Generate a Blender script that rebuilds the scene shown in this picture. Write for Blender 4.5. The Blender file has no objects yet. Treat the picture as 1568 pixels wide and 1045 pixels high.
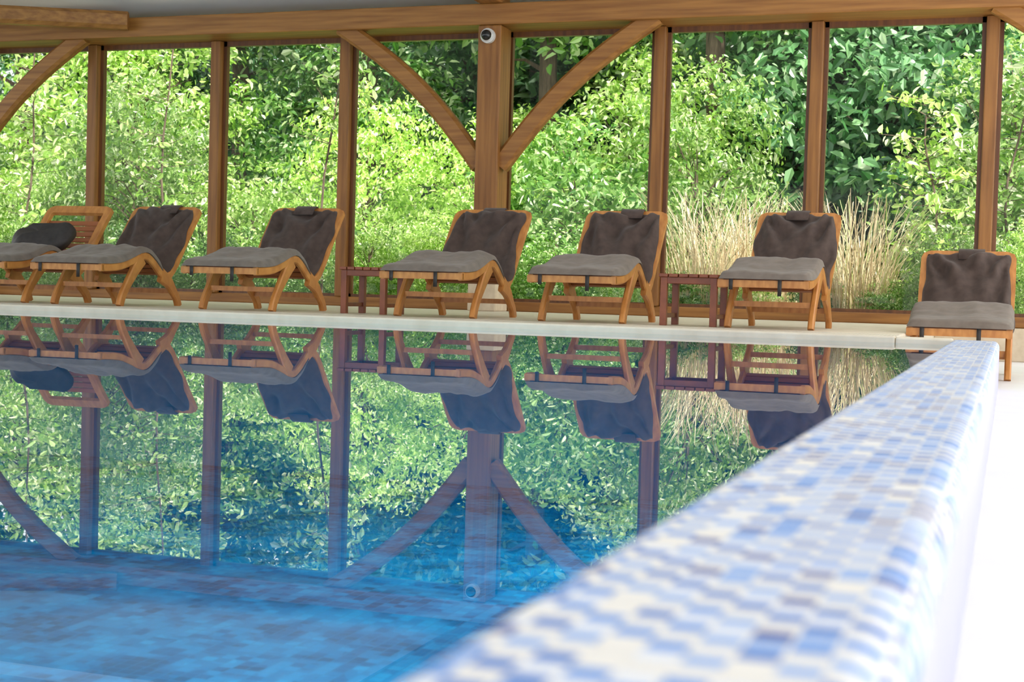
import bpy, math, random
import numpy as np
from mathutils import Vector, Matrix, noise as mnoise
random.seed(7); rng=np.random.default_rng(7)
scene=bpy.context.scene
scene.view_settings.view_transform='Standard'
scene.view_settings.look='None'
scene.view_settings.exposure=0.3

# ------------------------------------------------------------ materials
def new_mat(name):
    m=bpy.data.materials.new(name); m.use_nodes=True
    nt=m.node_tree; nt.nodes.clear()
    out=nt.nodes.new('ShaderNodeOutputMaterial')
    return m,nt,out
def N(nt,t,**kw):
    n=nt.nodes.new(t)
    for k,v in kw.items(): setattr(n,k,v)
    return n
def L(nt,a,b): nt.links.new(a,b)
def ramp(nt,stops,interp='LINEAR'):
    r=N(nt,'ShaderNodeValToRGB'); cr=r.color_ramp; cr.interpolation=interp
    while len(cr.elements)<len(stops): cr.elements.new(0.5)
    for e,(p,c) in zip(cr.elements,stops):
        e.position=p; e.color=(c[0],c[1],c[2],1)
    return r
def noise_mat(name,c1,c2,scale=(1,1,1),nscale=6,rough=.5,bump=.1,detail=5,spec=.5,sheen=0,bumpdist=.01):
    m,nt,out=new_mat(name)
    tc=N(nt,'ShaderNodeTexCoord'); mp=N(nt,'ShaderNodeMapping'); mp.inputs['Scale'].default_value=scale
    L(nt,tc.outputs['Object'],mp.inputs['Vector'])
    nz=N(nt,'ShaderNodeTexNoise'); nz.inputs['Scale'].default_value=nscale; nz.inputs['Detail'].default_value=detail
    L(nt,mp.outputs[0],nz.inputs['Vector'])
    r=ramp(nt,[(.3,c1),(.7,c2)]); L(nt,nz.outputs['Fac'],r.inputs[0])
    b=N(nt,'ShaderNodeBsdfPrincipled'); b.inputs['Roughness'].default_value=rough
    b.inputs['Specular IOR Level'].default_value=spec
    if sheen: b.inputs['Sheen Weight'].default_value=sheen
    L(nt,r.outputs[0],b.inputs['Base Color'])
    bp=N(nt,'ShaderNodeBump'); bp.inputs['Strength'].default_value=bump; bp.inputs['Distance'].default_value=bumpdist
    L(nt,nz.outputs['Fac'],bp.inputs['Height']); L(nt,bp.outputs[0],b.inputs['Normal'])
    L(nt,b.outputs[0],out.inputs[0])
    return m
WOODX=noise_mat('oak_beam_x',(.22,.085,.016),(.40,.18,.04),(.5,9,9),3,.5,.15)
WOODZ=noise_mat('oak_post_z',(.19,.072,.014),(.35,.15,.033),(9,9,.5),3,.5,.15)
WOODY=noise_mat('oak_beam_y',(.20,.08,.016),(.37,.16,.035),(9,.5,9),3,.5,.15)
FRAME=noise_mat('window_frame_wood',(.10,.034,.01),(.19,.07,.018),(9,9,.6),3,.4,.1)
TEAK=noise_mat('lounger_teak',(.42,.15,.032),(.62,.27,.068),(6,2,2),5,.38,.05)
TEAKR=noise_mat('lounger_slat_teak',(.26,.07,.02),(.38,.12,.035),(1,8,8),4,.4,.05)
TABLE=noise_mat('table_mahogany',(.18,.04,.014),(.30,.08,.025),(2,8,2),4,.35,.05)
CUSH=noise_mat('cushion_brown',(.050,.031,.024),(.085,.056,.045),(1,1,1),18,.75,.25,6,.3,.12)
CUSHS=noise_mat('seat_pad_taupe_skylit',(.135,.102,.078),(.20,.158,.125),(1,1,1),14,.7,.25,6,.35,.15)  # sky reflection on the seats is put into this paler colour
STRAP=noise_mat('strap_dark',(.022,.017,.015),(.035,.028,.025),(1,1,1),30,.6)
WHITE=noise_mat('ceiling_white',(.82,.81,.78),(.88,.87,.85),(1,1,1),1.5,.8,.02)
CREAM=noise_mat('plinth_stone',(.62,.50,.35),(.74,.62,.46),(1,1,1),14,.8,.2)
DECK=noise_mat('deck_stone',(.70,.61,.47),(.80,.72,.58),(1,1,1),9,.55,.05)
FLOORW=noise_mat('floor_pale',(.88,.87,.89),(.93,.92,.93),(1,1,1),4,.45,.02)
LAV=noise_mat('ledge_side_lavender',(.48,.48,.80),(.54,.54,.86),(1,1,1),6,.5,.02)
METAL=noise_mat('camera_casing_white',(.6,.6,.58),(.7,.7,.68),(1,1,1),5,.3)
BLACK=noise_mat('lens_black',(.01,.01,.012),(.02,.02,.02),(1,1,1),5,.15)
BARK=noise_mat('tree_bark',(.06,.04,.025),(.16,.11,.075),(6,6,1),6,.9,.5)
GROUND=noise_mat('undergrowth_ground',(.03,.06,.012),(.10,.16,.03),(1,1,1),3,.95,.5)

def grate_mat():
    m,nt,out=new_mat('overflow_grate')
    tc=N(nt,'ShaderNodeTexCoord'); w=N(nt,'ShaderNodeTexWave'); w.wave_type='BANDS'; w.bands_direction='X'
    w.inputs['Scale'].default_value=14
    L(nt,tc.outputs['Object'],w.inputs['Vector'])
    r=ramp(nt,[(.15,(.58,.52,.41)),(.45,(.80,.74,.62))]); L(nt,w.outputs['Fac'],r.inputs[0])
    b=N(nt,'ShaderNodeBsdfPrincipled'); b.inputs['Roughness'].default_value=.5
    L(nt,r.outputs[0],b.inputs['Base Color'])
    L(nt,b.outputs[0],out.inputs[0]); return m
GRATE=grate_mat()
def diffuser_mat():
    m,nt,out=new_mat('unseen_diffuser')
    t=N(nt,'ShaderNodeBsdfTranslucent'); t.inputs[0].default_value=(.19,.19,.19,1)
    L(nt,t.outputs[0],out.inputs[0]); return m
DIFFUSER=diffuser_mat()  # translucent sheet for the added panel that softens sun into the room

def mosaic_mat(name,size,stops,grout,rough=.2,gw=.07,big=None,parity=False):
    m,nt,out=new_mat(name)
    tc=N(nt,'ShaderNodeTexCoord')
    sc=N(nt,'ShaderNodeVectorMath',operation='SCALE'); sc.inputs['Scale'].default_value=1/size
    off=N(nt,'ShaderNodeVectorMath',operation='ADD'); off.inputs[1].default_value=(.37,.41,.43)
    L(nt,tc.outputs['Object'],sc.inputs[0]); L(nt,sc.outputs[0],off.inputs[0])
    fl=N(nt,'ShaderNodeVectorMath',operation='FLOOR'); L(nt,off.outputs[0],fl.inputs[0])
    fr=N(nt,'ShaderNodeVectorMath',operation='FRACTION'); L(nt,off.outputs[0],fr.inputs[0])
    wn=N(nt,'ShaderNodeTexWhiteNoise',noise_dimensions='3D'); L(nt,fl.outputs[0],wn.inputs['Vector'])
    r=ramp(nt,stops,'CONSTANT')
    val=wn.outputs['Value']
    if big:
        nz=N(nt,'ShaderNodeTexNoise'); nz.inputs['Scale'].default_value=big; L(nt,tc.outputs['Object'],nz.inputs['Vector'])
        a=N(nt,'ShaderNodeMath',operation='MULTIPLY_ADD'); L(nt,nz.outputs['Fac'],a.inputs[0]); a.inputs[1].default_value=2.4; a.inputs[2].default_value=-.7
        mx=N(nt,'ShaderNodeMath',operation='ADD'); L(nt,a.outputs[0],mx.inputs[0]); 
        sm=N(nt,'ShaderNodeMath',operation='MULTIPLY'); L(nt,wn.outputs['Value'],sm.inputs[0]); sm.inputs[1].default_value=.6; L(nt,sm.outputs[0],mx.inputs[1])
        h=N(nt,'ShaderNodeMath',operation='MULTIPLY'); L(nt,mx.outputs[0],h.inputs[0]); h.inputs[1].default_value=.6
        val=h.outputs[0]
    if parity:
        s2=N(nt,'ShaderNodeSeparateXYZ'); L(nt,fl.outputs[0],s2.inputs[0])
        ad=N(nt,'ShaderNodeMath',operation='ADD'); L(nt,s2.outputs[0],ad.inputs[0]); L(nt,s2.outputs[1],ad.inputs[1])
        md=N(nt,'ShaderNodeMath',operation='FLOORED_MODULO'); L(nt,ad.outputs[0],md.inputs[0]); md.inputs[1].default_value=2
        a2=N(nt,'ShaderNodeMath',operation='ADD'); L(nt,md.outputs[0],a2.inputs[0]); L(nt,wn.outputs['Value'],a2.inputs[1])
        h2=N(nt,'ShaderNodeMath',operation='MULTIPLY'); L(nt,a2.outputs[0],h2.inputs[0]); h2.inputs[1].default_value=.4999
        val=h2.outputs[0]
    L(nt,val,r.inputs[0])
    sep=N(nt,'ShaderNodeSeparateXYZ'); L(nt,fr.outputs[0],sep.inputs[0])
    def edge(o):
        g=N(nt,'ShaderNodeMath',operation='LESS_THAN'); L(nt,o,g.inputs[0]); g.inputs[1].default_value=gw; return g.outputs[0]
    e=N(nt,'ShaderNodeMath',operation='MAXIMUM'); L(nt,edge(sep.outputs[0]),e.inputs[0]); L(nt,edge(sep.outputs[1]),e.inputs[1])
    mix=N(nt,'ShaderNodeMix',data_type='RGBA'); L(nt,e.outputs[0],mix.inputs[0]); L(nt,r.outputs[0],mix.inputs[6]); mix.inputs[7].default_value=(*grout,1)
    b=N(nt,'ShaderNodeBsdfPrincipled'); b.inputs['Roughness'].default_value=rough
    L(nt,mix.outputs[2],b.inputs['Base Color']); L(nt,b.outputs[0],out.inputs[0]); return m
MOSAIC=mosaic_mat('ledge_mosaic',.0265,[(0,(.82,.79,.74)),(.04,(.28,.44,.78)),(.16,(.05,.19,.58)),(.30,(.12,.30,.72)),(.41,(.015,.06,.34)),
   (.5,(.85,.82,.77)),(.76,(.78,.81,.88)),(.92,(.30,.46,.80))],(.78,.76,.74),.55,.09,parity=True)
POOLT=mosaic_mat('pool_mosaic',.05,[(0,(.0,.12,.28)),(.30,(.0,.17,.39)),(.42,(.0,.24,.50)),(.54,(.005,.31,.60)),(.70,(.01,.38,.68))],(.01,.26,.50),.5,.08,big=3.2)

def water_mat():
    m,nt,out=new_mat('pool_water')
    tc=N(nt,'ShaderNodeTexCoord'); nz=N(nt,'ShaderNodeTexNoise'); nz.inputs['Scale'].default_value=1.0; nz.inputs['Detail'].default_value=1
    L(nt,tc.outputs['Object'],nz.inputs['Vector'])
    bp=N(nt,'ShaderNodeBump'); bp.inputs['Strength'].default_value=.15; bp.inputs['Distance'].default_value=.001
    L(nt,nz.outputs['Fac'],bp.inputs['Height'])
    fr=N(nt,'ShaderNodeFresnel'); fr.inputs['IOR'].default_value=1.5
    tr=N(nt,'ShaderNodeBsdfTransparent'); tr.inputs[0].default_value=(.36,.90,.98,1)
    gl=N(nt,'ShaderNodeBsdfGlossy'); gl.inputs['Roughness'].default_value=0.0; gl.inputs['Color'].default_value=(1,1,1,1)
    L(nt,bp.outputs[0],gl.inputs['Normal'])
    mx=N(nt,'ShaderNodeMixShader'); L(nt,fr.outputs[0],mx.inputs[0]); L(nt,tr.outputs[0],mx.inputs[1]); L(nt,gl.outputs[0],mx.inputs[2])
    L(nt,mx.outputs[0],out.inputs[0]); return m
WATER=water_mat()
def glass_mat():
    m,nt,out=new_mat('window_glass')
    tr=N(nt,'ShaderNodeBsdfTransparent'); tr.inputs[0].default_value=(.98,.99,.98,1)
    gl=N(nt,'ShaderNodeBsdfGlossy'); gl.inputs['Roughness'].default_value=0.0
    mx=N(nt,'ShaderNodeMixShader'); mx.inputs[0].default_value=.015
    L(nt,tr.outputs[0],mx.inputs[1]); L(nt,gl.outputs[0],mx.inputs[2]); L(nt,mx.outputs[0],out.inputs[0]); return m
GLASS=glass_mat()
def leaf_mat(name,stops,trans=.42,rough=.36):
    m,nt,out=new_mat(name)
    g=N(nt,'ShaderNodeNewGeometry'); r=ramp(nt,stops); L(nt,g.outputs['Random Per Island'],r.inputs[0])
    oi=N(nt,'ShaderNodeObjectInfo')
    mr=N(nt,'ShaderNodeMapRange'); L(nt,oi.outputs['Random'],mr.inputs[0]); mr.inputs[3].default_value=.6; mr.inputs[4].default_value=1.4
    mh=N(nt,'ShaderNodeMapRange'); L(nt,oi.outputs['Random'],mh.inputs[0]); mh.inputs[3].default_value=.515; mh.inputs[4].default_value=.488
    h0=N(nt,'ShaderNodeHueSaturation'); h0.inputs['Saturation'].default_value=1.04
    L(nt,r.outputs[0],h0.inputs['Color']); L(nt,mr.outputs[0],h0.inputs['Value']); L(nt,mh.outputs[0],h0.inputs['Hue'])
    b=N(nt,'ShaderNodeBsdfPrincipled'); b.inputs['Roughness'].default_value=rough; b.inputs['Specular IOR Level'].default_value=.75
    t=N(nt,'ShaderNodeBsdfTranslucent')
    hs=N(nt,'ShaderNodeHueSaturation'); hs.inputs['Value'].default_value=1.55; hs.inputs['Hue'].default_value=.493; hs.inputs['Saturation'].default_value=1.03
    L(nt,h0.outputs[0],hs.inputs['Color']); L(nt,hs.outputs[0],t.inputs[0])
    L(nt,h0.outputs[0],b.inputs['Base Color'])
    mx=N(nt,'ShaderNodeMixShader'); mx.inputs[0].default_value=trans
    L(nt,b.outputs[0],mx.inputs[1]); L(nt,t.outputs[0],mx.inputs[2]); L(nt,mx.outputs[0],out.inputs[0]); return m
LEAF_A=leaf_mat('leaf_lime',[(0,(.12,.26,.035)),(.5,(.29,.45,.10)),(.85,(.50,.62,.26)),(1,(.88,.88,.68))])
LEAF_B=leaf_mat('leaf_green',[(0,(.04,.13,.02)),(.5,(.13,.28,.055)),(.85,(.31,.47,.17)),(1,(.75,.80,.56))])
LEAF_C=leaf_mat('leaf_dark',[(0,(.03,.11,.03)),(.5,(.08,.21,.07)),(.9,(.19,.35,.15)),(1,(.5,.6,.4))],.3)
STRAW=leaf_mat('grass_straw',[(0,(.34,.26,.15)),(.5,(.50,.42,.27)),(.85,(.64,.57,.41)),(1,(.3,.4,.1))],.3,.6)

# ------------------------------------------------------------ mesh builder
class MB:
    def __init__(s): s.v=[];s.f=[];s.m=[];s.mats=[]
    def mi(s,m):
        if m not in s.mats: s.mats.append(m)
        return s.mats.index(m)
    def add(s,vs,fs,m):
        o=len(s.v); s.v+= [tuple(v) for v in vs]; k=s.mi(m)
        for f in fs: s.f.append(tuple(o+i for i in f)); s.m.append(k)
    def box(s,a,b,m):
        x0,y0,z0=a;x1,y1,z1=b
        s.add([(x0,y0,z0),(x1,y0,z0),(x1,y1,z0),(x0,y1,z0),(x0,y0,z1),(x1,y0,z1),(x1,y1,z1),(x0,y1,z1)],
              [(0,3,2,1),(4,5,6,7),(0,1,5,4),(1,2,6,5),(2,3,7,6),(3,0,4,7)],m)
    def sweep(s,pts,w,h,m,ref=(1,0,0)):
        pts=[Vector(p) for p in pts]; ref=Vector(ref); n=len(pts); vs=[];fs=[]
        for i,p in enumerate(pts):
            T=(pts[min(i+1,n-1)]-pts[max(i-1,0)]).normalized()
            U=T.cross(ref).normalized(); S=ref
            ww=w[i] if isinstance(w,(list,tuple)) else w; hh=h[i] if isinstance(h,(list,tuple)) else h
            c=min(ww,hh)*.22
            a,b=ww/2,hh/2
            for (x,y) in [(-a+c,-b),(a-c,-b),(a,-b+c),(a,b-c),(a-c,b),(-a+c,b),(-a,b-c),(-a,-b+c)]:
                vs.append(p+S*x+U*y)
        for i in range(n-1):
            for k in range(8):
                fs.append((i*8+k,i*8+(k+1)%8,(i+1)*8+(k+1)%8,(i+1)*8+k))
        fs.append(tuple(range(7,-1,-1))); fs.append(tuple((n-1)*8+k for k in range(8)))
        s.add(vs,fs,m)
    def tube(s,pts,rads,m,seg=8):
        pts=[Vector(p) for p in pts]; n=len(pts); vs=[];fs=[]
        for i,p in enumerate(pts):
            T=(pts[min(i+1,n-1)]-pts[max(i-1,0)]).normalized()
            a=T.orthogonal().normalized() if abs(T.z)<.9 else T.cross(Vector((0,1,0))).normalized()
            b=T.cross(a)
            for k in range(seg):
                t=2*math.pi*k/seg; vs.append(p+(a*math.cos(t)+b*math.sin(t))*rads[i])
        for i in range(n-1):
            for k in range(seg):
                fs.append((i*seg+k,i*seg+(k+1)%seg,(i+1)*seg+(k+1)%seg,(i+1)*seg+k))
        fs.append(tuple(range(seg-1,-1,-1))); fs.append(tuple((n-1)*seg+k for k in range(seg)))
        s.add(vs,fs,m)
    def mesh(s,name,smooth=False):
        me=bpy.data.meshes.new(name); me.from_pydata(s.v,[],s.f)
        for m in s.mats: me.materials.append(m)
        me.polygons.foreach_set('material_index',s.m)
        if smooth: me.polygons.foreach_set('use_smooth',[True]*len(s.f))
        me.update(); return me
    def obj(s,name,smooth=False,bevel=0,parent=None,loc=(0,0,0)):
        o=bpy.data.objects.new(name,s.mesh(name,smooth)); scene.collection.objects.link(o); o.location=loc
        if bevel:
            b=o.modifiers.new('bevel','BEVEL'); b.width=bevel; b.segments=2; b.limit_method='ANGLE'
        if parent: o.parent=parent
        return o

# ------------------------------------------------------------ dimensions
DK=.04; FL=-.25; PE=8.6; WY=13.3
MAIN=[-10.85,-4.715,1.38]
MULL=[-9.33,-7.84,-6.37,-3.16,-1.72,-.23]
LI=-.30

b=MB(); b.box((-19,PE+.42,-1.0),(-.62,14.0,DK),DECK); b.obj('floor_deck',bevel=.01)
b=MB(); b.box((-19,PE+.105,-1.0),(-.62,PE+.415,DK-.002),GRATE); b.obj('overflow_grate')
b=MB(); b.box((-19,PE,-1.0),(-.62,PE+.10,DK),DECK); b.obj('pool_coping',bevel=.012)
b=MB(); b.box((-.618,PE,-1.0),(LI-.002,PE+.16,.035),DECK); b.obj('corner_coping',bevel=.012)
b=MB(); b.box((-.05,-7,FL-.2),(7,WY+.6,FL),FLOORW); b.box((-.62,PE+.16,FL-.2),(-.05,WY+.6,FL),FLOORW); b.obj('floor')
b=MB(); b.box((-19,-8,-1.1),(LI-.01,PE,-1.0),POOLT); b.obj('pool_bottom')
b=MB(); b.box((-19,PE-.02,-1.0),(LI-.01,PE-.002,-.02),POOLT); b.obj('pool_wall_back')
b=MB(); b.box((-19.2,-8,-1.0),(-19,PE,DK),POOLT); b.obj('pool_wall_left')
b=MB(); b.box((-19,-8.2,-1.0),(LI-.01,-8,DK),POOLT); b.obj('pool_wall_front')
b=MB(); b.add([(-19,-8,0),(LI,-8,0),(LI,PE,0),(-19,PE,0)],[(0,1,2,3)],WATER); b.obj('pool_water')
prof=[(LI,-1.0),(LI,.018),(LI+.005,.026),(LI+.015,.03)]
prof+=[(LI+.015+(-.085-LI-.015)*i/4,.03) for i in range(1,5)]
for i in range(1,7):
    a=math.pi/2*i/6; prof.append((-.085+.035*math.sin(a),-.005+.035*math.cos(a)))
prof+=[(-.05,-.03),(-.05,FL-.1)]
b=MB(); n=len(prof); ys=[-7,PE-.1,PE-.03,PE+.03,PE+.10,PE+.14,PE+.16]
drop=[0,0,0,0,.004,.014,.04]
vs=[(x,y,max(-1,z-d) if z>-.2 else z) for y,d in zip(ys,drop) for x,z in prof]
for j in range(len(ys)-1):
    for i in range(n-1):
        mat=LAV if i>=n-2 else MOSAIC
        b.add([vs[j*n+i],vs[j*n+i+1],vs[(j+1)*n+i+1],vs[(j+1)*n+i]],[(0,3,2,1)],mat)
b.add([vs[(len(ys)-1)*n+i] for i in range(n)],[tuple(range(n))],MOSAIC)
o=b.obj('pool_ledge',smooth=False)

b=MB(); b.box((-.62,WY-.12,FL),(7,WY+.22,DK-.002),CREAM); b.obj('trim_1',bevel=.01)
b=MB(); b.box((-16,WY-.05,DK),(7,WY+.12,.135),WOODX); b.obj('trim_2',bevel=.01)

# timber structure
b=MB(); b.box((-17,12.86,2.73),(7,13.38,2.93),WOODX)
b.obj('wall_plate_beam',bevel=.012)
for i,x in enumerate(MAIN):
    b=MB(); b.box((x-.115,12.86,.33),(x+.115,13.16,2.728),WOODZ); b.obj('timber_post',bevel=.014)
    b=MB(); b.box((x-.14,12.83,DK),(x+.14,13.18,.33),CREAM); b.obj('post_plinth',bevel=.012)
    b=MB()
    for s in (-1,1):
        pts=[]
        for k in range(13):
            t=k/12
            X=s*(.10+1.48*t); Z=1.42+1.36*t
            bul=.11*math.sin(math.pi*t)
            pts.append((x+X-s*bul*.68,12.98,Z+bul*.72))
        b.sweep(pts,.13,.175,WOODX,ref=(0,1,0))
    b.obj('corner_brace',bevel=0)
    b=MB(); b.box((x-.115,-7,2.93),(x+.115,13.1,3.15),WOODY); b.obj('tie_beam',bevel=.012)
for x in MULL:
    b=MB(); b.box((x-.055,WY-.1,.135),(x+.055,WY+.06,2.728),WOODZ); b.obj('window_mullion',bevel=.01)
b=MB(); b.sweep([(-8.62,12.80,2.88),(-14.5,9.9,2.88)],.17,.18,WOODX,ref=(.443,-.896,0)); b.obj('angled_beam')
xs=sorted(MULL+MAIN)
for i in range(len(xs)-1):
    a=xs[i]+.056; c=xs[i+1]-.056
    b=MB(); y0,y1=WY-.02,WY+.04; t=.035
    b.box((a,y0,.135),(a+t,y1,2.73),FRAME); b.box((c-t,y0,.135),(c,y1,2.73),FRAME)
    b.box((a,y0,2.68),(c,y1,2.73),FRAME); b.box((a,y0,.135),(c,y1,.165),FRAME)
    b.add([(a,WY,.15),(c,WY,.15),(c,WY,2.7),(a,WY,2.7)],[(0,1,2,3)],GLASS)
    b.obj('window_%d'%(i+1))
b=MB()
def slab(y0,z0,y1,z1,m):
    b.add([(-19,y0,z0),(4,y0,z0),(4,y1,z1),(-19,y1,z1),(-19,y0,z0+.15),(4,y0,z0+.15),(4,y1,z1+.15),(-19,y1,z1+.15)],
      [(0,3,2,1),(4,5,6,7),(0,1,5,4),(1,2,6,5),(2,3,7,6),(3,0,4,7)],m)
slab(13.9,2.87,4.6,4.86,WHITE); slab(-1.5,4.05,-8,2.9,WHITE)
b.obj('ceiling')
b=MB(); b.add([(-19,4.6,4.9),(4,4.6,4.9),(4,2.5,5.2),(-19,2.5,5.2),(-19,-1.5,4.15),(4,-1.5,4.15)],[(0,1,2,3),(3,2,5,4)],DIFFUSER); b.obj('added_roof_diffuser')  # unseen panel over the ceiling gap, added to brighten deck and loungers
b=MB()
for y,z in [(11.2,3.36),(7.5,4.15)]:
    b.box((-19,y-.06,z-.02),(4,y+.06,z+.12),WHITE)
b.obj('ceiling_purlin')

e=bpy.data.objects.new('security_camera',None); scene.collection.objects.link(e); e.location=(-4.72,12.84,2.62)
b=MB(); b.tube([(0,.02,0),(0,-.03,0)],[.07,.07],METAL,20); b.tube([(0,-.03,0),(0,-.06,0)],[.06,.045],METAL,20); b.obj('mount',parent=e,bevel=.004)
b=MB()
vs=[];fs=[]
for i in range(9):
    th=math.pi/2*i/8
    for k in range(20):
        ph=2*math.pi*k/20; vs.append((.05*math.cos(th)*math.cos(ph),-.05-.05*math.sin(th),.05*math.cos(th)*math.sin(ph)))
for i in range(8):
    for k in range(20): fs.append((i*20+k,(i+1)*20+k,(i+1)*20+(k+1)%20,i*20+(k+1)%20))
b.add(vs,fs,BLACK); b.obj('lens_dome',smooth=True,parent=e)

# ------------------------------------------------------------ loungers
ctrl=[(-.22,.285),(-.1,.288),(.05,.302),(.2,.34),(.33,.38),(.43,.382),(.54,.325),(.65,.250),(.74,.232),(.83,.285),(.93,.400),(1.03,.525),(1.13,.645),(1.25,.78)]
def catmull(P,sub=8):
    out=[]
    for i in range(len(P)-1):
        p0=P[max(i-1,0)];p1=P[i];p2=P[i+1];p3=P[min(i+2,len(P)-1)]
        for k in range(sub):
            t=k/sub
            out.append(tuple(.5*((2*p1[j])+(-p0[j]+p2[j])*t+(2*p0[j]-5*p1[j]+4*p2[j]-p3[j])*t*t+(-p0[j]+3*p1[j]-3*p2[j]+p3[j])*t**3) for j in (0,1)))
    out.append(P[-1]); return out
PC=catmull(ctrl); AL=[0]
for a,c in zip(PC,PC[1:]): AL.append(AL[-1]+math.dist(a,c))
TOT=AL[-1]
def at(t):
    t=max(0,min(TOT,t))
    for i in range(len(AL)-1):
        if AL[i+1]>=t:
            k=(t-AL[i])/(AL[i+1]-AL[i]); a=PC[i];c=PC[i+1]
            d=((c[0]-a[0]),(c[1]-a[1])); l=math.hypot(*d); 
            return a[0]+d[0]*k,a[1]+d[1]*k,d[0]/l,d[1]/l
def mp(s,t,n,over=0):
    y,z,dy,dz=at(t)
    ex=t-max(0,min(TOT,t))
    return Vector((s,y-dz*n+dy*ex,z+dy*n+dz*ex))
HIP=AL[8*8]
def cushion(b,t0,t1,hwf,th,base,mat,seed,fold,nu=34,nv=46,ucurve=6,drape=False):
    V=[];F=[]
    def smoothat(t,n_,s):
        a=mp(s,t-.03,n_);c=mp(s,t+.03,n_);m=mp(s,t,n_); return (a+c+m*2)/4
    for side in (1,0):
        for j in range(nv+1):
            v=j/nv; t=t0+(t1-t0)*v
            for i in range(nu+1):
                u=-1+2*i/nu
                hw=hwf(v)
                e=max(0,(1-abs(u)**ucurve))**.5*max(0,(1-abs(2*v-1)**10))**.5
                s=hw*u*(1-.06*abs(2*v-1)**8)
                if drape: s+=.012*u*mnoise.noise(Vector((u*1.5,v*5,seed)))*2
                nn=base
                if side:
                    f=0
                    if fold:
                        q=Vector((s*6+seed*3.1+2.2*v*u, v*1.5+seed, seed*1.7))
                        f=mnoise.noise(q)*fold*1.4
                        if drape:
                            for cx,cv_ in ((-1.1,1.15),(1.1,1.12)):
                                ang=math.atan2(v-cv_,(u-cx)*.6); rr=math.hypot(v-cv_,(u-cx)*.6)
                                f+=fold*.95*math.sin(ang*13+seed*2+2*mnoise.noise(Vector((u,v*2,seed))))*math.exp(-((rr-.45)/.45)**2)
                        else: f+=abs(mnoise.noise(Vector((s*9+v,v*9,seed+9))))*fold
                    nn=base+th*e+f*e
                V.append(smoothat(t,nn,s))
    W=nu+1; O=W*(nv+1)
    for j in range(nv):
        for i in range(nu):
            a=j*W+i; F.append((a,a+1,a+W+1,a+W)); F.append((O+a,O+a+W,O+a+W+1,O+a+1))
    for j in range(nv):
        a=j*W; F.append((a,a+W,O+a+W,O+a)); a=j*W+nu; F.append((a+W,a,O+a,O+a+W))
    for i in range(nu):
        F.append((i+1,i,O+i,O+i+1)); a=nv*W+i; F.append((a,a+1,O+a+1,O+a))
    b.add(V,F,mat)
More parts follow.
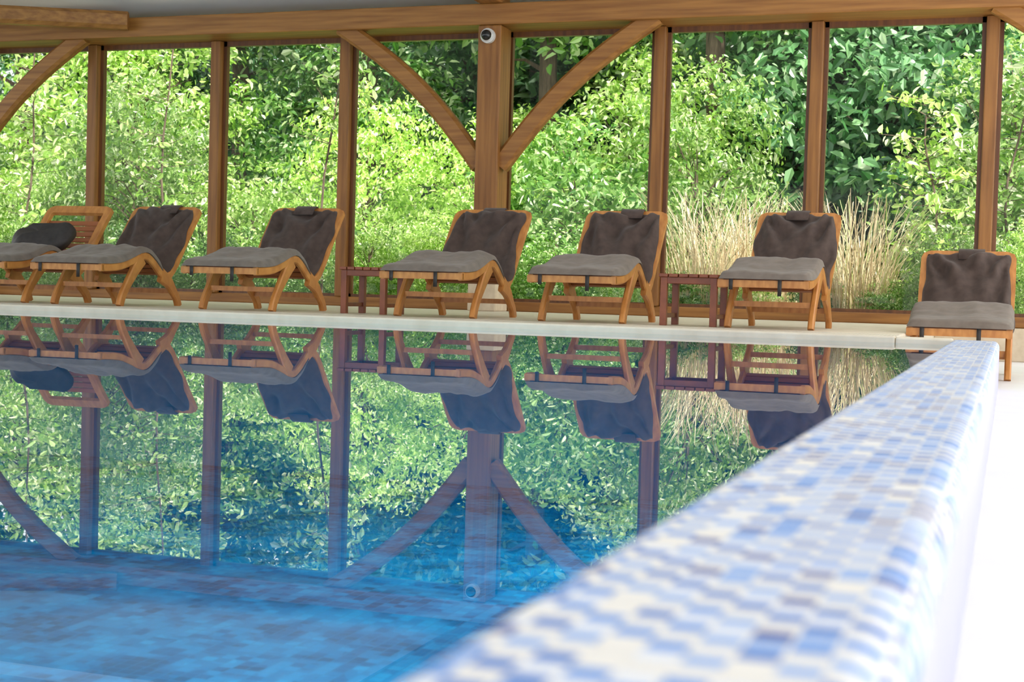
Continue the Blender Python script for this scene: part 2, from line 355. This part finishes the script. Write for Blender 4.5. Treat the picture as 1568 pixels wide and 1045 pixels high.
def lounger(x,y,z,rot,seed,cover=True,sc=1,wsc=1):
    e=bpy.data.objects.new('sun_lounger',None); scene.collection.objects.link(e)
    e.location=(x,y,z); e.rotation_euler=(0,0,rot); e.scale=(sc*wsc,sc,sc)
    b=MB()
    for s in (-1,1):
        X=s*.280
        rail=[mp(X,AL[i],0) for i in range(0,len(AL),4)]
        b.sweep(rail,.036,[.06]*len(rail),TEAK)
        def cv(P): return [(X,)+p for p in catmull(P,5)]
        p=cv([(.35,.365),(.25,.27),(.14,.15),(.08,.07),(.05,0)])
        b.sweep(p,.040,[.12-.05*min(1,i/10) for i in range(len(p))],TEAK)
        p=cv([(.64,.245),(.76,.19),(.84,.12),(.90,.06),(.93,0)])
        b.sweep(p,.040,[.12-.05*min(1,i/12) for i in range(len(p))],TEAK)
    t=.03
    while t<HIP+.05:
        c=mp(0,t,.02); y_,z_,dy,dz=at(t)
        b.sweep([(-.27,c.y,c.z),(.27,c.y,c.z)],[.045]*2,[.014]*2,TEAKR,ref=(0,dy,dz))
        t+=.062
    t=HIP+.1
    while t<TOT-.1:
        c=mp(0,t,.0); y_,z_,dy,dz=at(t)
        b.sweep([(-.27,c.y,c.z),(.27,c.y,c.z)],[.05]*2,[.014]*2,TEAKR,ref=(0,dy,dz)); t+=.062
    outl=[];inn=[]
    HW=.308; r=.075; tb=HIP+.05; tt=TOT+.02; w=.06
    outl.append((HW-.012,tb)); inn.append((HW-.012-w*.8,tb))
    for k in range(5): 
        q=k/5; outl.append((HW-.012+.012*min(1,q*2),tb+(tt-r-tb)*q)); inn.append((HW-w-.01+.01*q,tb+(tt-r-tb)*q))
    for k in range(8):
        a=math.pi/2*k/7; outl.append((HW-r+r*math.cos(a),tt-r+r*math.sin(a))); inn.append((HW-r+(r-w)*math.cos(a)+0,tt-r-.02+(r-w)*math.sin(a)))
    full_o=outl+[(-s,t) for s,t in reversed(outl)]; full_i=inn+[(-s,t) for s,t in reversed(inn)]
    V=[];F=[]
    for n_ in (.03,-.005):
        for (s,t) in full_o: V.append(mp(s,t,n_))
        for (s,t) in full_i: V.append(mp(s,t,n_))
    K=len(full_o)
    for i in range(K-1):
        F.append((i,i+1,K+i+1,K+i)); F.append((2*K+i,3*K+i,3*K+i+1,2*K+i+1))
        F.append((i,2*K+i,2*K+i+1,i+1)); F.append((K+i,K+i+1,3*K+i+1,3*K+i))
    b.add(V,F,TEAK)
    b.box((-.275,.13,.14),(.275,.155,.175),TEAK); b.box((-.275,.82,.10),(.275,.845,.135),TEAK)
    fb=mp(0,.01,0); b.box((-.298,fb.y-.025,fb.z-.024),(.298,fb.y+.012,fb.z+.02),TEAK)
    b.obj('frame',parent=e,bevel=.003)
    b=MB(); cushion(b,-.03,HIP-.05,lambda v:.306,.052,.028,CUSHS,seed,.011,ucurve=14); b.obj('seat_cushion',smooth=True,parent=e)
    b=MB()
    b.box((.10,-.248,.21),(.125,-.242,.315),STRAP); b.box((-.22,-.248,.245),(-.195,-.242,.315),STRAP)
    if cover:
        wv=.014*math.sin(seed*1.9)
        cushion(b,HIP-.03,TOT-.02,lambda v:.298-.035*v*v+wv*math.sin(7*v),.05,.034,CUSH,seed+5,.028,drape=True)
        sx=.02+.03*((seed%3)-1)
        pts=[mp(sx,TOT-.10,.075),mp(sx,TOT-.03,.072),mp(sx,TOT+.010,.055),mp(sx,TOT+.024,.03),mp(sx,TOT+.024,-.012),mp(sx,TOT-.10,-.02)]
        b.sweep(pts,.17,.008,CUSH)
    b.obj('back_cushion',smooth=True,parent=e)
    return e
lounger(-7.43,9.25,DK,0.05,1,cover=False)
lounger(-6.58,9.25,DK,0.05,2)
lounger(-5.30,9.25,DK,0.03,3)
lounger(-3.755,9.25,DK,0.01,4)
lounger(-2.70,9.25,DK,0.01,5)
lounger(-1.455,9.25,DK,-.01,6,wsc=.95)
lounger(-.30,9.75,FL,0,7,sc=1.07)
b=MB()
V=[];F=[]
for i in range(13):
    th=-math.pi/2+math.pi*i/12
    for k in range(28):
        ph=2*math.pi*k/28
        cx=math.copysign(abs(math.cos(ph))**.5,math.cos(ph)); cy=math.copysign(abs(math.sin(ph))**.5,math.sin(ph))
        r=math.cos(th)**.5 if math.cos(th)>0 else 0
        p=Vector((.28*cx*r,.14*cy*r,.085*math.sin(th)))
        p.z+=.04*mnoise.noise(p*9); V.append(p)
for i in range(12):
    for k in range(28): F.append((i*28+k,i*28+(k+1)%28,(i+1)*28+(k+1)%28,(i+1)*28+k))
b.add(V,F,STRAP); o=b.obj('folded_pillow',smooth=True,loc=(-7.50,9.99,DK+.515)); o.rotation_euler=(math.radians(40),math.radians(-4),.06)

def table(x,y,rot=0,w=.42,d=.42,h=.34):
    e=bpy.data.objects.new('side_table',None); scene.collection.objects.link(e); e.location=(x,y,DK); e.rotation_euler=(0,0,rot)
    b=MB()
    for i in range(6):
        a=-w/2+w*i/6; b.box((a+.004,-d/2,h-.022),(a+w/6-.004,d/2,h),TABLE)
    b.box((-w/2+.02,-d/2+.02,h-.065),(w/2-.02,-d/2+.04,h-.022),TABLE); b.box((-w/2+.02,d/2-.04,h-.065),(w/2-.02,d/2-.02,h-.022),TABLE)
    b.box((-w/2+.02,-d/2+.02,h-.065),(-w/2+.04,d/2-.02,h-.022),TABLE); b.box((w/2-.04,-d/2+.02,h-.065),(w/2-.02,d/2-.02,h-.022),TABLE)
    b.obj('top',parent=e,bevel=.003)
    b=MB()
    for sx in (-1,1):
        for sy in (-1,1):
            cx=sx*(w/2-.035); cy=sy*(d/2-.035); b.box((cx-.022,cy-.022,0),(cx+.022,cy+.022,h-.022),TABLE)
    for sx in (-1,1): b.box((sx*(w/2-.035)-.01,-d/2+.035,.05),(sx*(w/2-.035)+.01,d/2-.035,.08),TABLE)
    b.obj('legs',parent=e,bevel=.003)
table(-1.985,9.50,w=.40); table(-4.43,9.75,w=.38,d=.38)

# ------------------------------------------------------------ outside
b=MB(); 
nx,ny=30,24; V=[];F=[]
for j in range(ny+1):
    for i in range(nx+1):
        X=-50+i*80/nx; Y=14.0+j*46/ny
        Z=-.1+max(0,(Y-22))*.12+.15*mnoise.noise(Vector((X*.3,Y*.3,0)))*(min(1,(Y-14)/3))
        V.append((X,Y,Z))
for j in range(ny):
    for i in range(nx):
        a=j*(nx+1)+i; F.append((a,a+1,a+nx+2,a+nx+1))
b.add(V,F,GROUND); b.obj('ground',smooth=True)

def add_leaves(b,P,out,size,mat,upb=.6):
    n=len(P)
    r=rng.normal(size=(n,3)); nrm=r*.85+out*.5+np.array([0,-.25,upb]); nrm/=np.linalg.norm(nrm,axis=1)[:,None]
    q=rng.normal(size=(n,3))+np.array([0,0,-.5]); t=q-nrm*(q*nrm).sum(1)[:,None]; t/=np.linalg.norm(t,axis=1)[:,None]
    s=np.cross(nrm,t); l=(size*(.55+.9*rng.random(n)))[:,None]; w=l*.27
    V=np.stack([P,P+t*l*.3+s*w*.9+nrm*l*.07,P+t*l*.7+s*w*.65+nrm*l*.02,P+t*l-nrm*l*.12,P+t*l*.7-s*w*.65+nrm*l*.02,P+t*l*.3-s*w*.9+nrm*l*.07],1).reshape(-1,3)
    o=len(b.v); b.v+=[tuple(x) for x in V.tolist()]; k=b.mi(mat)
    for i in range(n):
        a=o+6*i; b.f.append((a,a+1,a+2,a+3)); b.f.append((a,a+3,a+4,a+5)); b.m+=[k,k]
def crown(center,rad,nclu,per,cr):
    c=rng.normal(size=(nclu,3)); c/=np.linalg.norm(c,axis=1)[:,None]
    c*= (.35+.75*rng.random(nclu)**.7)[:,None]
    C=c*np.array(rad)+np.array(center)
    P=np.repeat(C,per,0)+rng.normal(size=(nclu*per,3))*np.array([cr,cr,cr*.40])
    O=np.repeat(c,per,0)
    return C,P,O
def plant(name,center,rad,nclu,per,cr,size,mat,trunk=True,tr=.07):
    b=MB(); C,P,O=crown(center,rad,nclu,per,cr)
    add_leaves(b,P,O,size,mat)
    cz=center[2]
    if trunk:
        pts=[(0,0,-.3),(.05,.02,cz*.4),(-.03,0,cz*.8),(.02,0,cz+rad[2]*.7)]
        b.tube(pts,[tr*1.2,tr,tr*.8,tr*.2],BARK)
    for c in C[::6]:
        base=Vector((0,0,max(0.05,cz-rad[2]*.7))) if trunk else Vector((0,0,0))
        base.z=max(0,min(c[2]-.3,cz)); mid=(base+Vector(c))/2+Vector((0,0,.1))
        b.tube([base,mid,c],[tr*.35,tr*.2,tr*.08],BARK,4)
    return b.mesh(name)
SH=[plant('shrub_lime',(0,0,1.0),(1,1,1.0),190,42,.11,.072,LEAF_A,False,.03),
    plant('shrub_green',(0,0,1.0),(1,1,1.0),170,40,.12,.085,LEAF_B,False,.03),
    plant('shrub_lime_b',(0,0,1.1),(.9,.9,1.15),200,42,.10,.062,LEAF_A,False,.03)]
TR=[plant('tree_lime',(0,0,3.0),(1.9,1.9,2.4),300,54,.20,.105,LEAF_A),
    plant('tree_green',(0,0,3.0),(1.9,1.9,2.4),300,54,.20,.12,LEAF_B),
    plant('tree_dark',(0,0,3.2),(2.0,2.0,2.4),260,46,.25,.17,LEAF_C,True,.12),
    plant('tree_tall',(0,0,7.0),(2.4,2.4,3.2),230,44,.30,.17,LEAF_B,True,.15)]
def place(me,name,x,y,z,s,sz=None):
    o=bpy.data.objects.new(name,me); scene.collection.objects.link(o)
    o.location=(x,y,z); o.scale=(s,s,sz or s); o.rotation_euler=(0,0,random.uniform(0,6.28)); return o
x=-14.5
while x<3:
    ingrass=(-3.9<x<-.9)
    y=random.uniform(14.8,15.6); s=random.uniform(.38,.6)
    if ingrass: s*=.6
    place(random.choice(SH),'shrub',x,y,-.15,s,s*random.uniform(.8,1.2)); x+=random.uniform(.6,.9)
x=-17
while x<4:
    g=(-3.6<x<-.6)
    s=random.uniform(.75,1.2)*(.7 if g else 1)
    place(random.choice(SH),'shrub',x,random.uniform(16.6,18.0)+(1 if g else 0),-.2,s,s*random.uniform(1,1.35)*(.8 if g else 1)); x+=random.uniform(1.1,1.7)
x=-22
while x<5:
    if not(-4.6<x<-.9):
        me=TR[0] if random.random()<.55 else TR[1]
        s=random.uniform(.6,1.05)
        place(me,'tree',x,random.uniform(18.6,22.5),-.8,s)
    x+=random.uniform(2.0,3.0)
place(TR[0],'tree',-4.9,19.6,-.9,.8); place(TR[0],'tree',.1,18.3,-1.0,.8)
for (x,y,s) in [(-3.0,21.4,1.0),(-1.7,20.6,1.05),(-1.0,22.2,1.05),(-3.6,24.5,1.25),(-1.4,24.5,1.3)]:
    place(TR[2],'tree',x,y,-.9,s)
for (x,y) in [(-4.05,20.2),(-13.2,19.5),(-12.3,21.5),(-9.5,20.6),(-6.9,21.5),(-17,22)]:
    place(TR[3],'tree',x,y,-.2,1.0)
x=-32
while x<8:
    place(random.choice([TR[1],TR[2],TR[0]]),'tree',x,random.uniform(25,29),-.4,random.uniform(1.2,1.7)*(.75 if x<-12 else 1)); x+=random.uniform(2.6,3.8)
x=-44
while x<12:
    place(random.choice([TR[1],TR[2]]),'tree',x,random.uniform(33,37),.6,random.uniform(1.5,2.0)*(.72 if x<-16 else 1)); x+=random.uniform(4.5,6.5)
def sapling(x,y,h,seed):
    random.seed(seed); b=MB(); pts=[];n=9
    for i in range(n): pts.append((.06*math.sin(i*1.1+seed)+.03*i*(.5-(seed%2)),.03*i,h*i/(n-1)-.1))
    b.tube(pts,[.018*(1-.6*i/n) for i in range(n)],BARK,6)
    P=[];O=[]
    for i in range(2,n):
        for k in range(7):
            a=random.uniform(0,6.28); L_=random.uniform(.25,.6); p=Vector(pts[i])+Vector((0,0,random.uniform(-.2,.2)))
            q=p+Vector((math.cos(a)*L_,math.sin(a)*L_,random.uniform(0,.25)))
            b.tube([p,q],[.006,.003],BARK,3)
            for m in range(11):
                u=.3+.7*m/10; P.append(list(p.lerp(q,u)+Vector([random.gauss(0,.04) for _ in range(3)]))); O.append([math.cos(a),math.sin(a),.3])
    add_leaves(b,np.array(P),np.array(O),.10,LEAF_A)
    b.obj('sapling',loc=(x,y,0))
sapling(-9.75,15.3,4.2,1); sapling(-7.6,15.2,4.3,2); sapling(-.75,15.6,2.3,3); sapling(-12,15.5,4,4); sapling(-.1,15.8,2.6,6)
def grass(x,y,n,h,rad,seed):
    random.seed(seed); b=MB(); k=b.mi(STRAW)
    for i in range(n):
        a=random.uniform(0,6.28); r=rad*math.sqrt(random.random()); bx=r*math.cos(a); by=r*math.sin(a)
        H=h*random.uniform(.3,1.1); lean=random.uniform(.05,.55)*H; la=a+random.gauss(0,.9)
        w=random.uniform(.004,.008); dx,dy=math.cos(la+1.57)*w,math.sin(la+1.57)*w
        o=len(b.v); S=5
        for j in range(S+1):
            t=j/S; px=bx+math.cos(la)*lean*t*t; py=by+math.sin(la)*lean*t*t; pz=H*t-.12*H*t**4
            ww=(1-t*.8)*(1 if t<.75 else 1.9)
            b.v+= [(px-dx*ww,py-dy*ww,pz),(px+dx*ww,py+dy*ww,pz)]
        for j in range(S): b.f.append((o+2*j,o+2*j+1,o+2*j+3,o+2*j+2)); b.m.append(k)
    b.obj('ornamental_grass',loc=(x,y,-.1))
grass(-3.05,15.3,440,1.6,.42,11); grass(-2.6,15.5,380,1.5,.4,12); grass(-1.5,15.2,500,1.5,.38,13); grass(-2.1,16.0,180,1.2,.5,14)

# ------------------------------------------------------------ light
w=bpy.data.worlds.new('World'); scene.world=w; w.use_nodes=True
bg=w.node_tree.nodes['Background']; bg.inputs[0].default_value=(.95,.98,1,1); bg.inputs[1].default_value=1.9
sd=bpy.data.lights.new('sun','SUN'); sd.energy=8.5; sd.angle=math.radians(2); sd.color=(1,.96,.88)
so=bpy.data.objects.new('sun',sd); scene.collection.objects.link(so)
so.rotation_euler=Vector((-.62,.42,-1)).to_track_quat('-Z','Y').to_euler()
for y in (1.0,3.5,6.0):  # added underwater fill lights, only there to brighten the blue of the pool
    ld=bpy.data.lights.new('underwater_fill','AREA'); ld.shape='RECTANGLE'; ld.size=1.2; ld.size_y=.3; ld.energy=62; ld.color=(.8,.98,1)
    lo=bpy.data.objects.new('underwater_fill',ld); lo.location=(LI-.03,y,-.55); scene.collection.objects.link(lo)
    lo.rotation_euler=Vector((-1,.15,-.05)).to_track_quat('-Z','Y').to_euler()
    ld.spread=math.radians(110)

# ------------------------------------------------------------ camera
cd=bpy.data.cameras.new('camera'); cam=bpy.data.objects.new('camera',cd); scene.collection.objects.link(cam)
cd.sensor_width=36; cd.lens=51.0; cd.clip_start=.02; cd.clip_end=300
cam.matrix_world=Matrix.Translation((0,0,.234))@Matrix.Rotation(math.radians(18.91),4,'Z')@Matrix.Rotation(math.radians(90-1.96),4,'X')@Matrix.Rotation(math.radians(1.63),4,'Z')
cd.dof.use_dof=True; cd.dof.focus_distance=10.6; cd.dof.aperture_fstop=4.6
scene.camera=cam
